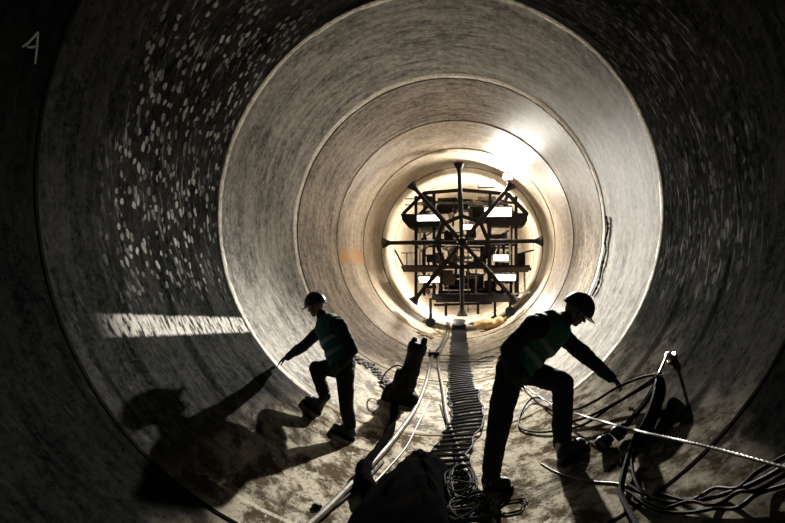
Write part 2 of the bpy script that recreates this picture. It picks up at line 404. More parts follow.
# outline frames, front and rear
for y in (YG, YH):
    gbar('roof_beam', [(424, 193), (462, 190), (508, 194)], .10, ys=(y,))
    gbar('sloped_strut', [(424, 193), (403, 214)], .10, ys=(y,)); gbar('sloped_strut', [(508, 194), (527, 214)], .12, ys=(y,))
    for u in (416, 434, 490, 516): gbar('post', [(u, 196 if u in (416, 516) else 192), (u, 300)], .09, ys=(y,))
    gbar('cross_beam', [(404, 267), (530, 267)], .12, ys=(y,))
    gbar('cross_beam', [(432, 297), (514, 297)], .17, ys=(y,))
    gbar('cross_beam', [(416, 243), (516, 245)], .07, ys=(y,))
    gbar('cross_beam', [(416, 203), (518, 203)], .05, 'steel_mid', ys=(y,))
def deck(name, poly, th, mat, y0=YG-.1, y1=YH+.1):
    b = MB(); b.prism([G(u, v, y0) for u, v in poly], (0, y1-y0, 0)); return b.build(name, M[mat], g, False)
deck('side_platform', [(401, 214), (440, 215), (440, 226), (409, 228), (403, 221)], 0, 'steel_dark')
deck('side_platform', [(487, 214), (528, 213), (527, 221), (524, 226), (487, 225)], 0, 'steel_dark', YG-.1, YG+1.0)
deck('lower_deck', [(401, 266), (440, 267), (440, 272), (404, 272)], 0, 'rust')
deck('lower_deck', [(484, 268), (530, 267), (528, 272), (484, 273)], 0, 'rust')
deck('middle_deck', [(436, 297), (512, 297), (512, 302), (436, 302)], 0, 'steel_dark')
deck('plate', [(436, 196), (456, 195), (456, 212), (440, 212)], 0, 'rust', YG+.5, YG+.6)
deck('plate', [(489, 234), (508, 233), (508, 243), (489, 243)], 0, 'rust', YG+.3, YG+.4)
deck('plate', [(440, 272), (456, 274), (454, 285), (444, 286)], 0, 'rust', YG+.1, YG+.2)
deck('panel', [(468, 206), (488, 206), (488, 222), (468, 222)], 0, 'steel_mid', YG+.6, YG+.7)
deck('panel', [(446, 246), (456, 246), (456, 264), (446, 264)], 0, 'steel_mid', YG+.8, YG+.9)
deck('panel', [(470, 276), (484, 276), (484, 293), (470, 293)], 0, 'rust', YG+.8, YG+1.1)
# railings and braces
for (a, c, w, m) in [((405, 205), (430, 205), .03, 'steel_mid'), ((405, 199), (424, 199), .03, 'steel_mid'), ((500, 200), (522, 206), .04, 'steel_dark'),
                     ((401, 253), (416, 253), .03, 'steel_dark'), ((395, 250), (404, 267), .05, 'steel_dark'), ((407, 253), (407, 267), .03, 'steel_dark'),
                     ((518, 254), (534, 250), .05, 'steel_dark'), ((518, 258), (518, 296), .05, 'steel_dark'),
                     ((524, 267), (525, 296), .06, 'pipe_pale'), ((486, 297), (530, 292), .05, 'pipe_pale'),
                     ((416, 243), (438, 228), .04, 'steel_dark'), ((416, 245), (436, 266), .04, 'steel_dark'),
                     ((490, 243), (516, 226), .04, 'steel_dark'), ((490, 268), (512, 297), .05, 'steel_mid'), ((466, 297), (486, 272), .05, 'steel_dark'),
                     ((442, 272), (442, 297), .06, 'steel_dark'), ((476, 268), (476, 297), .06, 'steel_mid'), ((420, 228), (420, 266), .05, 'pipe_pale'),
                     ((510, 226), (510, 266), .05, 'pipe_pale'), ((506, 226), (506, 243), .03, 'steel_mid'), ((446, 303), (446, 316), .08, 'steel_dark'),
                     ((478, 303), (478, 314), .08, 'steel_dark'), ((434, 305), (492, 303), .07, 'steel_dark')]:
    MB().bar(G(*a, YG-.03), G(*c, YG-.03), w, w, V((0, 1, 0))).build('brace', M[m], g)
rnd = random.Random(3)
for k in range(88):                        # pipes, valves and hoses behind the front frame
    u, v = rnd.uniform(420, 512), rnd.choice([200, 207, 214, 230, 236, 240, 250, 256, 262, 276, 282, 290])+rnd.uniform(-2, 2)
    y = YG+rnd.uniform(.15, 1.9); L = rnd.uniform(8, 26); m = rnd.choice(['steel_dark', 'steel_dark', 'steel_mid', 'pipe_pale', 'rust'])
    if rnd.random() < .6: a, c = (u, v), (min(u+L, 515), v+rnd.uniform(-1, 1))
    else: a, c = (u, v), (u+rnd.uniform(-3, 3), min(v+L, 297))
    b = MB(); b.tube([G(*a, y), G(*c, y)], rnd.uniform(.02, .055), 8)
    if rnd.random() < .4: mid = (G(*a, y)+G(*c, y))/2; b.ball(mid, .09, seg=10)
    b.build('pipe', M[m], g)
for (u, v, w, h, m) in [(444, 207, .5, .25, 'steel_dark'), (462, 203, .35, .3, 'steel_dark'), (480, 210, .45, .3, 'steel_dark'), (486, 252, .35, .4, 'steel_dark'), (470, 284, .5, .35, 'steel_dark'), (490, 286, .35, .3, 'steel_dark'), (446, 275, .4, .3, 'rust'), (430, 258, .3, .25, 'steel_dark'), (426, 199, .32, .28, 'steel_dark'), (448, 236, .3, .3, 'steel_dark'), (496, 238, .35, .22, 'rust'), (480, 262, .4, .35, 'steel_dark'), (455, 285, .45, .3, 'steel_dark'), (471, 232, .3, .3, 'steel_dark'), (438, 258, .3, .35, 'steel_mid'), (522, 259, .26, .36, 'steel_dark')]:
    c0 = G(u, v, YG+.5); MB().box(c0, (w, .3, h), None, .03).build('equipment_box', M[m], g)
for (u, v) in ((429, 303), (497, 304), (513, 302)):    # rollers that run on the lining
    q = S(u, v+3); c0 = V((G(u, v).x, YG, 0)); gz = ground(c0.x, YG, .14)
    b = MB(); b.tube([gz+V((0, -.12, 0)), gz+V((0, .12, 0))], .14, 16); r_ = b.build('roller', M['rubber'], g)
    MB().bar(gz+V((0, 0, .02)), V((gz.x, YG, G(u, 298).z)), .08, .08).build('roller_bracket', M['steel_dark'], g)
# longitudinal beams joining the frames
for (u, v) in ((424, 193), (508, 194), (404, 214), (527, 214), (404, 269), (530, 269), (434, 299), (514, 299)):
    MB().bar(G(u, v, YG), G(u, v, YH), .09, .09).build('side_beam', M['steel_dark'], g)
# ladder on the gantry
b = MB()
for du in (460, 468): b.bar(G(du, 246, YG+.15), G(du, 312, YG+.15), .04, .04)
lad = b.build('ladder_rails', M['steel_mid'], g)
for k in range(9): MB().bar(G(460, 252+k*6.5, YG+.15), G(468, 252+k*6.5, YG+.15), .03, .03).build('ladder_rung', M['steel_mid'], g)

def LP(u, v, y): return P(u, v, y)
work_lamp(LP(429, 218, 15.9), .72, .17, 'long white lamp on the upper left platform of the gantry', 60)
work_lamp(LP(498, 212, 15.9), .78, .26, 'large white lamp on the upper right platform of the gantry', 120)
work_lamp(LP(466, 227, 16.0), .36, .15, 'small white lamp just above and behind the spider hub', 14)
work_lamp(LP(501, 258, 15.9), .44, .17, 'white lamp above the lower right deck of the gantry', 40)
work_lamp(LP(505, 278, 15.9), .62, .18, 'white lamp hung under the lower right deck of the gantry', 130, aim=(.1, -1, -.5))
work_lamp(LP(429, 280, 15.9), .62, .18, 'white lamp hung under the lower left deck of the gantry', 170, aim=(-.1, -1, -.5))
k_ = work_lamp(KEY, .24, .16, 'brightest floodlight, high on the right wall in front of the gantry', 0, mat='flood', name='floodlight', aim=(-.12, -1, -.22))
lamp_light(KEY+V((-.03, -.2, -.05)), 16500, .09, (1, .955, .87), spot=50, aim=(.35, 4.7, .1), blend=1.0)
lamp_light(KEY+V((.0, -.25, .05)), 260, .10, (1, .94, .84), spot=170, aim=KEY+V((.5, -1, .25)), blend=.8)
work_lamp(P(487, 183, 16.4), .5, .2, 'added white lamp on the gantry roof, right of the upright spider arm', 420, aim=(.1, -1, .5))  # extra lamp, added to burn out the lining above the roof
# lamps lighting the tunnel behind the gantry
work_lamp(V((.9, 19.4, 4.4)), .6, .25, 'white lamp high in the bright tunnel beyond the gantry', 380, aim=(0, 1, -.1))
work_lamp(V((-.6, 19.4, 1.5)), .6, .25, 'white lamp in the bright tunnel behind the lower deck', 380, aim=(0, 1, -.2))

# ------------------------------------------------------------------ rung track along the invert
tp = [S(u, v, .03) for u, v in [(459, 320), (459, 332), (459, 345), (460, 365), (461, 382), (465, 400), (468, 417), (459, 438), (448, 456), (452, 480), (459, 503), (464, 530)]]
tp = spline(tp, 24)
cum = [0]
for a, c in zip(tp[:-1], tp[1:]): cum.append(cum[-1]+(c-a).length)
def along(s_):
    for i in range(len(cum)-1):
        if cum[i+1] >= s_:
            f = (s_-cum[i])/max(1e-6, cum[i+1]-cum[i]); return tp[i].lerp(tp[i+1], f), (tp[min(i+3, len(tp)-1)]-tp[max(i-3, 0)]).normalized()
    return tp[-1], (tp[-1]-tp[-2]).normalized()
t = thing('rung_track', 'long dark ladder-like track of rungs running along the tunnel floor to the gantry', 'track', along(cum[-1]*.5)[0])
NR = 98
left, right = [], []
for k in range(NR):
    p, d = along(cum[-1]*(k+.5)/NR); side = V((d.y, -d.x, 0)).normalized()
    side = (side*.35+V((-1, 0, 0))*(.65 if side.x < 0 else -.65)).normalized()
    w = .19+.02*mnoise.noise(V((k*.3, 0, 0))); jit = V((0, .025*mnoise.noise(V((k*.7, 3, 0))), .008*mnoise.noise(V((k*.9, 5, 0)))+.012))
    a, c = p-side*(w+rnd.uniform(-.01, .04)), p+side*(w+rnd.uniform(-.01, .04))
    a = ground(a.x, a.y, .035)+jit; c = ground(c.x, c.y, .035)+jit*.6
    MB().tube([a, (a+c)/2+V((0, 0, .006)), c], .021, 8).build('rung', M['rung'], t)
    left.append(a); right.append(c)
MB().tube(left, .011, 6).build('rail', M['rubber'], t); MB().tube(right, .011, 6).build('rail', M['rubber'], t)

# ------------------------------------------------------------------ hoses and cables on the floor
def strand(name, label, cat, pix, r, mat, lift=None, n=10, group=None, seg=8, pts=None):
    lf = r if lift is None else lift
    pts = [S(u, v, lf) for u, v in pix] if pts is None else pts
    path = spline(pts, n)
    if lift is None: path = [lifted(ground(p.x, p.y), max(r, r)) if p.z < R else p for p in path]
    o = MB().tube(path, r, seg).build(name, M[mat])
    return tag(o, label, cat, group)
strand('hose', 'pale tan hose curving left from the clamp past the black pump to the bottom edge', 'hose',
       [(447, 322), (445, 334), (440, 345), (432, 357), (426, 382), (416, 407), (399, 432), (379, 456), (352, 483), (325, 510), (300, 532)], .030, 'hose')
strand('hose', 'pale tan hose running right from the clamp beside the rung track', 'hose',
       [(449, 322), (448, 336), (442, 347), (438, 361), (443, 390), (447, 417), (457, 444), (464.5, 467), (476, 491), (486, 508), (498, 530)], .027, 'hose')
strand('cable', 'thin brown cable beside the left hose, ending near the tarpaulin', 'cable', [(429, 402), (424, 412), (415, 430), (406, 447), (390, 466), (374, 483), (362, 494)], .011, 'cord')
strand('cable', 'thin black cable under the left hose near the bottom edge', 'cable', [(383, 462), (368, 478), (350, 494), (332, 508), (318, 516), (304, 528)], .014, 'rubber')
strand('cable', 'thin black cable between the two pale hoses and the rungs', 'cable', [(440, 404), (446, 424), (452, 446), (456, 466), (460, 482)], .009, 'rubber')
o = MB().tube([S(439, 362, .05), S(465, 361.5, .075), S(493, 361, .08)], .016, 8).build('rod', M['steel_mid']); tag(o, 'grey rod lying across the rung track beside the hose clamp', 'rod')
strand('cable', 'thin black cable hanging at the far end of the cross rod', 'cable', [(462, 363), (475, 361), (484, 358), (494, 356)], .010, 'rubber')
c0 = S(433, 357, .0); t = thing('hose_clamp', 'dark clamp where the two pale hoses meet', 'clamp', c0)
MB().box(c0+V((.02, 0, .06)), (.24, .10, .10), None, .015).build('block', M['steel_dark'], t)
for dx in (-.07, .09): MB().tube([c0+V((dx, 0, .05)), c0+V((dx, 0, .17))], .015, 8).build('bolt', M['steel_mid'], t)

# thick black sleeve lying along the left hose
pth = [S(u, v, .05) for u, v in [(394, 405), (392, 422), (384, 440), (370, 458), (362, 472), (366, 487), (375, 500)]]
sp = spline(pth, 8); rr = [.05+.022*mnoise.noise(V((i*.21, 1, 0)))+(.025 if i > len(sp)*.6 else 0) for i in range(len(sp))]
tag(MB().tube([ground(p.x, p.y, r_*.9) for p, r_ in zip(sp, rr)], rr, 12).build('cable_sleeve', M['tarp']), 'thick crumpled black sleeve lying from the pump over the left hose', 'sleeve')

# ------------------------------------------------------------------ black pump
pb = S(402, 402, 0); pt = P(420, 338, pb.y+.05); ax = (pt-pb).normalized(); H = (pt-pb).length
t = thing('submersible_pump', 'tall black pump with two lugs on top leaning beside the left hose', 'pump', pb)
fx, fy, fz = frame(ax)
b = MB(); b.lathe(pb+ax*.22, ax, [(.11, 0), (.135, .03), (.135, .1), (.125, .12), (.125, .2), (.135, .22), (.135, .28), (.125, .3), (.125, H-.46), (.14, H-.44), (.14, H-.32), (.115, H-.29)], 20); b.build('motor_body', M['rubber'], t)
b = MB(); b.lathe(pb-ax*.02, ax, [(.17, 0), (.20, .04), (.20, .16), (.17, .20), (.12, .25)], 20); b.build('strainer_base', M['steel_dark'], t)
for s_ in (-1, 1):
    b = MB(); q = pb+ax*(H-.30)+V((.075*s_, 0, 0)); b.lathe(q, ax, [(.04, 0), (.045, .02), (.045, .27), (.03, .31)], 10); b.build('lug', M['steel_dark'], t)
q = pb+ax*.18; b = MB(); b.tube(spline([q, q+V((-.16, -.05, .05)), q+V((-.24, -.1, -.02)), q+V((-.27, -.14, -.13))], 6), .075, 12); b.build('discharge_elbow', M['rubber'], t)
q = pb+ax*.1; b = MB(); b.ball(q+V((.10, -.10, -.02)), (.13, .12, .10)); b.ball(q+V((-.12, -.12, .02)), (.14, .13, .12)); b.ball(q+V((-.02, -.10, .10)), (.15, .13, .13)); b.build('junction_box', M['rubber'], t)
q = pb+ax*.12-fx*.05; b = MB(); b.lathe(q+V((-.13, -.06, 0)), ax, [(.06, 0), (.085, .02), (.085, .34), (.07, .38), (.03, .40)], 14); b.build('starter_box', M['rubber'], t)
b = MB(); b.tube(spline([pb+ax*.45+fx*.11, pb+ax*.52+V((-.22, 0, .02)), pb+ax*.42+V((-.36, 0, .0)), pb+ax*.25+V((-.36, 0, .02)), pb+ax*.2+V((-.15, -.05, 0))], 10), .012, 6); b.build('power_cable', M['rubber_gloss'], t)

# ------------------------------------------------------------------ tarpaulin heap
def heap(name, outline, top, zbase, mat, label, cat, ridge=.05, seed=0, kind=None, n=40, rings=14, sharp=1.0):
    cx = sum(p[0] for p in outline)/len(outline); cy = sum(p[1] for p in outline)/len(outline)
    pl = spline([V((p[0], p[1], 0)) for p in outline]+[V((outline[0][0], outline[0][1], 0))], 8)
    b = bmesh.new(); rs = []
    for j in range(rings):
        f = 1-j/(rings-1)
        ring = []
        for p in pl[:-1]:
            x, y = top[0]+(p.x-top[0])*f, top[1]+(p.y-top[1])*f
            gz = ground(x, y).z
            h = (1-f**1.6)**sharp*top[2]
            q = mnoise.noise(V((x*7+seed, y*7, seed)))*.6+mnoise.noise(V((x*17+seed, y*15, 3)))*.4
            h = h*(1+.25*q)+ridge*abs(q)*(1-f)*2*f
            ring.append(b.verts.new((x, y, gz+(h if j else -.02))))
        rs.append(ring)
    m = len(rs[0])
    for a, c in zip(rs[:-1], rs[1:]):
        for k in range(m): b.faces.new((a[k], a[(k+1) % m], c[(k+1) % m], c[k]))
    b.faces.new(rs[0][::-1]); bmesh.ops.remove_doubles(b, verts=rs[-1], dist=.001)
    bmesh.ops.recalc_face_normals(b, faces=b.faces[:])
    me = bpy.data.meshes.new('m'); b.to_mesh(me); b.free()
    for p in me.polygons: p.use_smooth = True
    return me
tb = [S(448, 505), S(449, 470), S(424, 464), S(404, 473), S(372, 497), S(348, 520), S(345, 545), S(400, 560), S(452, 545)]
apex = S(418, 482)
me = heap('tarp', [(p.x, p.y) for p in tb], (apex.x, apex.y, .27), 0, 'tarp', '', '', .12, 5, sharp=.75)
t = thing('tarpaulin', 'heaped black tarpaulin with small tan patch, on the floor between the hoses', 'tarpaulin', apex)
tarp = link('sheet', me, t, (M['tarp'],))
pp = apex+V((.03, -.16, .235)); MB().box(pp, (.14, .075, .012), frame(V((0, -.55, .8))), .004).build('patch', M['patch'], t)

# cable tangles near the bottom edge
def tangle(name, label, cat, c, rx, ry, n, r, mat, seed, lift=.03, hgt=.08):
    rn = random.Random(seed); c = V(c); pts = []
    for k in range(n*7):
        a = k/7*2*PI; q = 1+.7*mnoise.noise(V((k*.37, seed, 0)))
        x = c.x+rx*q*math.cos(a)+rn.uniform(-.02, .02)+.06*mnoise.noise(V((k*.11, seed, 2))); y = c.y+ry*q*math.sin(a)+rn.uniform(-.02, .02)
        pts.append(ground(x, y, lift+hgt*abs(mnoise.noise(V((k*.21, seed, 7))))))
    o = MB().tube(spline(pts, 6), r, 6).build(name, M[mat]); return tag(o, label, cat)
tangle('cable_coil', 'tangled glossy black cable coil on the rungs beside the tarpaulin', 'cable', S(462, 492), .11, .24, 8, .007, 'rubber', 4, .06, .16)
tangle('cable_coil', 'black cable coil at the bottom edge right of the tarpaulin', 'cable', S(470, 516), .14, .16, 7, .007, 'rubber', 9, .05, .14)
tangle('wire_loop', 'thin black wire loop at the rear boot of the bending worker', 'wire', S(514, 508), .105, .10, 2, .006, 'rubber', 12, .008, .02)
tangle('wire_loop', 'thin black wire loop left of the tarpaulin', 'wire', S(376, 500), .13, .16, 1, .006, 'rubber', 15, .008, .02)
q = S(316, 508); b = MB(); b.ball(q+V((0, 0, .015)), (.035, .03, .025)); b.ball(q+V((.03, .01, .01)), (.02, .02, .018)); tag(b.build('stone', M['mud_dark']), 'small dark clod lying left of the pale hose', 'stone')

# ------------------------------------------------------------------ wall cables on the right
bolt = S(672, 358, 0); nrm = V((-bolt.x, 0, R-bolt.z)).normalized()
hook = S(659, 374, .13)
t = thing('wall_anchor', 'shiny bolt and rod anchor on the right wall holding the black cables', 'anchor', bolt)
MB().lathe(bolt-nrm*.01, nrm, [(.055, 0), (.055, .02), (.035, .025), (.035, .06), (.02, .07)], 12).build('bolt', M['chrome'], t)
MB().tube([bolt+nrm*.045, hook], .012, 8).build('rod', M['chrome'], t)
b = MB(); x_, y_, z_ = frame(hook-bolt); b.tube([hook+(x_*math.cos(a*PI/6)+z_*math.sin(a*PI/6))*.035 for a in range(12)], .009, 6, True); b.build('ring', M['chrome'], t)
HG = 'black cables hung from the wall anchor'
def hung(label, pix, r=.016, mat='rubber_gloss', first=True, name='cable', seg=7):
    pts = ([hook] if first else [])+[S(u, v, l) for u, v, l in pix]
    return tag(MB().tube(spline(pts, 8), r, seg).build(name, M[mat]), label, 'cable')
hung('black cable from the wall anchor, looping round behind the forward leg', [(640, 378, .17), (616, 388, .16), (595, 401, .12), (574, 409, .08), (552, 402, .06), (533, 398, .04), (521, 413, .02), (520, 427, .02), (537, 432, .02), (561, 430, .03), (585, 424, .06), (612, 406, .08), (640, 388, .10), (655, 378, .12)], .011)
hung('lower black cable stretched from the wall anchor towards the knee', [(654, 381, .10), (634, 393, .08), (612, 405, .06), (590, 416, .05), (570, 422, .04), (552, 424, .03)], .012)
hung('black cable dropping from the anchor straight to the bottom floor tangle', [(655, 395, .12), (647, 418, .10), (634, 441, .07), (627, 462, .05), (622, 482, .04), (622, 497, .03), (632, 516, .03), (640, 532, .03)], .020)
hung('black cable dropping from the anchor then sweeping right along the bottom edge', [(657, 396, .10), (648, 422, .08), (637, 445, .06), (632, 462, .05), (636, 482, .04), (646, 494, .03), (668, 502, .03), (700, 500, .04), (735, 491, .05), (765, 478, .06), (800, 458, .07), (845, 436, .07)], .012)
hung('short black cable strand inside the hanging bundle, nearest the anchor', [(660, 390, .07), (654, 412, .06), (646, 432, .05), (640, 446, .04)], .022)
hung('outer right black cable of the hanging bundle below the anchor', [(663, 388, .05), (659, 405, .04), (652, 424, .03), (646, 438, .03)], .024)
hung('black cable lead from the anchor down to the upper plug', [(655, 388, .13), (644, 405, .11), (632, 419, .09), (625, 427, .07)], .016)
hung('black cable lead from the anchor down to the lower plug', [(652, 390, .10), (638, 410, .08), (626, 424, .06), (618, 433, .05)], .014)
for k, (dv, lab) in enumerate(((6, 'upper black cable of the sweep along the lower right wall'), (-7, 'topmost black cable of the sweep along the lower right wall'), (14, 'lowest black cable of the sweep along the lower right wall'))):
    hung(lab, [(626+3*k, 488+dv*.4, .03), (648, 499+dv*.5, .03), (664, 503+dv*.9-2*k, .03), (690, 499+dv*.4+4*k, .05), (715, 499+dv*1.1-3*k, .03), (738, 488+dv*.7+5*k, .06), (758, 483+dv*1.2-3*k, .04), (790, 464+dv*1.4, .06), (840, 440+dv*1.5, .06)], .010, first=False)
def plug(a, c, label):
    p, q = S(*a), S(*c); d = (q-p).normalized(); L = (q-p).length
    t = thing('cable_plug', label, 'plug', p)
    MB().lathe(p, d, [(.02, 0), (.035, .01), (.038, L*.25), (.05, L*.3), (.05, L*.9), (.044, L)], 10).build('body', M['rubber'], t)
    MB().lathe(p+d*L*.5, d, [(.053, 0), (.056, .01), (.056, .03), (.053, .04)], 10).build('locking_ring', M['steel_mid'], t)
plug((626, 425, .07), (614, 437, .06), 'black cable plug higher on the wall, below the bundle')
plug((612, 436, .06), (598, 447, .05), 'black cable plug lower on the wall beside the forward boot')
# twisted steel rope in the air, its far end down on the lining
def twisted(name, pts, r, mat, label, cat):
    path = spline(pts, 30); b = MB(); cums = 0; ph = []
    for i, p in enumerate(path):
        if i: cums += (p-path[i-1]).length
        ph.append(cums)
    # resample
    N = int(cums/.012); res = []; j = 0
    for i in range(N):
        s_ = cums*i/(N-1)
        while j < len(ph)-2 and ph[j+1] < s_: j += 1
        f = (s_-ph[j])/max(1e-6, ph[j+1]-ph[j]); res.append(path[j].lerp(path[j+1], f))
    for k in range(3):
        pp = []
        for i, p in enumerate(res):
            d = (res[min(i+1, N-1)]-res[max(i-1, 0)]).normalized(); x, y, z = frame(d)
            a = 2*PI*(i*.012/.10+k/3); pp.append(p+(x*math.cos(a)+y*math.sin(a))*r*.55)
        b.tube(pp, r*.6, 6)
    return tag(b.build(name, M[mat]), label, cat)
twisted('rope', [S(524, 386, .04), S(548, 402, .07), S(571, 412, .10), S(630, 429, .16), S(700, 445, .17), S(784, 467.5, .14), S(840, 484, .1)], .009, 'rope', 'pale twisted steel rope stretched across the right wall below the anchor', 'rope')
strand('wire', 'thin pale wire on the floor under the forward boot', 'wire', [(541, 463), (553, 470), (568, 476), (592, 481), (617, 483), (640, 490)], .006, 'rope')
# chain of dark fragments on the right side of the thick white joint
tag(MB().tube(spline([S(606, 216, .03), S(608, 228, .02), S(605, 242, .03), S(606, 250, .02), S(603, 262, .03), S(601, 272, .02), S(598, 284, .03), S(592, 296, .02)], 6), [.016+.016*mnoise.noise(V((i*.9, 0, 0))) for i in range(43)], 7).build('cable', M['rubber']), 'lumpy black cable hanging on the right wall beside the thick white joint', 'cable')

# ------------------------------------------------------------------ mud and rubble
def rubble(pix, spread, n, size, mat, label, seed, name='rubble'):
    rn = random.Random(seed); b = bmesh.new(); pts = spline([S(u, v) for u, v in pix], 12)
    for i in range(n):
        p = rn.choice(pts); g_ = ground(p.x+rn.gauss(0, spread), p.y+rn.gauss(0, spread*1.2)); r = size*rn.uniform(.4, 1.3)
        Mx = Matrix.Translation(g_+V((0, 0, r*.15))) @ Matrix.Rotation(rn.uniform(0, 6), 4, 'Z') @ Matrix.Rotation(rn.uniform(-.4, .4), 4, 'X') @ Matrix.Diagonal((r*rn.uniform(.8, 1.7), r, r*rn.uniform(.35, .7), 1))
        q = bmesh.ops.create_icosphere(b, subdivisions=2, radius=1, matrix=Mx)
        for v in q['verts']: v.co += (v.co-g_)*.35*mnoise.noise(v.co*14)
    me = bpy.data.meshes.new('m'); b.to_mesh(me); b.free()
    return tag(link(name, me, None, (M[mat],)), label, 'rubble', kind='stuff')
rubble([(427, 322), (436, 330), (446, 336), (432, 338), (420, 334)], .10, 60, .06, 'mud', 'brown mud and grit scattered on the floor left of the far rungs', 21)
rubble([(472, 322), (484, 328), (500, 324), (482, 332)], .10, 40, .06, 'mud', 'brown mud and grit scattered on the floor right of the far rungs', 25)
rubble([(357, 358), (368, 366), (380, 376), (389, 386), (392, 394)], .07, 110, .045, 'mud_dark', 'dark wet clods in a ridge behind the leaning worker', 29)
q = ground(P(489, 314, 15.6).x, 15.6); t = thing('sack', 'tan sack lying on the floor under the gantry', 'sack', q)
b = MB(); b.ball(q+V((0, 0, .16)), (.40, .22, .17)); b.ball(q+V((.3, 0, .24)), (.17, .17, .15)); b.ball(q+V((-.25, .02, .12)), (.22, .2, .13)); link('cloth_bag', b.remesh(.03, 3, .02, 7), t, (M['sack'],))
b = MB(); b.tube([q+V((.42, -.02, .30)), q+V((.5, -.02, .33))], [.05, .07], 10); b.build('tied_neck', M['sack'], t)

# chalk mark on the dark wall
b = MB()
for pl in ([(22, 47), (29, 42), (38, 32)], [(38, 32), (37, 45), (35, 64)], [(27, 47), (33, 47), (37, 46)]):
    q = spline([S(*p) for p in pl], 6)
    for p0, p1 in zip(q[:-1], q[1:]):
        nn = V((-p0.x, 0, R-p0.z)).normalized(); sd = (p1-p0).cross(nn).normalized()*.008
        b.prism([p0-sd-nn*.002, p0+sd-nn*.002, p1+sd-nn*.002, p1-sd-nn*.002], nn*.004)
tag(b.build('chalk_mark', M['chalk'], None, False), 'faint chalk mark on the dark wall, high at the left edge', 'chalk mark')

# ------------------------------------------------------------------ people
def hand(b, w, d, nrm, curl=.5, side=1, L=.185):
    """palm, four unequal bent fingers and a thumb; d along the hand, nrm out of the back of the hand"""
    d = V(d).normalized(); n = (V(nrm)-d*V(nrm).dot(d)).normalized(); s_ = d.cross(n)*side
    b.ball(V(w)+d*.05, (.042, .052, .018), (s_, d, n), 14); b.ball(V(w)+d*.075, (.041, .022, .014), (s_, d, n), 12)
    b.capsule(w, V(w)+d*.05, .026, .024, 10)
    for i, (off, ln) in enumerate(((-.033, .072), (-.011, .084), (.012, .079), (.034, .062))):
        p = V(w)+d*.088+s_*off; ang = .15; a = d+s_*off*3.2; a.normalize()
        for k, fr in enumerate((.46, .32, .26)):
            ang += curl*(.55 if k else .4)
            dd = (a*math.cos(ang)-n*math.sin(ang)).normalized(); q = p+dd*ln*fr
            b.capsule(p, q, .0092-.0008*k, .0086-.0010*k, 8); p = q
    p = V(w)+d*.03-s_*.033; dd = (d*.6-s_*.75-n*.25).normalized(); q = p+dd*.038; b.capsule(p, q, .013, .011, 8)
    dd = (d*.9-s_*.25-n*.35).normalized(); q2 = q+dd*.03; b.capsule(q, q2, .011, .009, 8); b.capsule(q2, q2+(dd-n*.3).normalized()*.022, .009, .0075, 8)
def head(b, c, f, up):
    f = V(f).normalized(); up = (V(up)-f*V(up).dot(f)).normalized(); s_ = f.cross(up)
    c = V(c); ax = (s_, f, up)
    b.ball(c+up*.02-f*.01, (.074, .095, .100), ax, 20); b.ball(c-up*.055+f*.028, (.055, .066, .062), ax, 16); b.ball(c-up*.095+f*.062, (.026, .026, .022), ax, 10)
    b.capsule(c+up*.012+f*.085, c-up*.028+f*.108, .010, .015, 8)                   # nose
    b.ball(c-up*.058+f*.088, (.024, .011, .006), ax, 8); b.ball(c-up*.067+f*.086, (.021, .011, .007), ax, 8)   # lips
    b.ball(c+up*.022+f*.083, (.045, .012, .009), ax, 8)                             # brow
    for k in (-1, 1):
        b.ball(c+s_*k*.076-f*.005-up*.01, (.010, .020, .032), ax, 8); b.ball(c+s_*k*.045+f*.055-up*.03, (.02, .02, .022), ax, 8)
def limb(b, pts, rs, grow=0.0):
    for (p, q, r1, r2) in zip(pts[:-1], pts[1:], rs[:-1], rs[1:]): b.capsule(p, q, r1+grow, r2+grow)
def torso(b, J, grow=0.0, up_to=1.0, arms=True):
    pel, chest, neck = J['pelvis'], J['chest'], J['neck']; s_ = (J['shR']-J['shL']).normalized()
    up1 = (chest-pel).normalized(); up2 = (neck-chest).normalized()
    def ax(u): f = s_.cross(u).normalized(); return (u.cross(f).normalized(), f, u)
    g_ = grow
    b.ball(pel, (.165+g_, .125+g_, .13+g_), ax(up1), 18)
    b.ball(pel.lerp(chest, .5), (.160+g_, .125+g_, .17+g_), ax(up1), 18)
    b.ball(chest, (.185+g_, .14+g_, .19+g_), ax((up1+up2).normalized()), 18)
    b.ball(chest.lerp(neck, .55), (.175+g_, .125+g_, .13+g_), ax(up2), 18)
    for k in ('shL', 'shR'): b.capsule(J[k], neck.lerp(chest, .25), .068+g_, .075+g_)
    b.capsule(chest.lerp(neck, .6), neck, .10+g_, .068+g_)
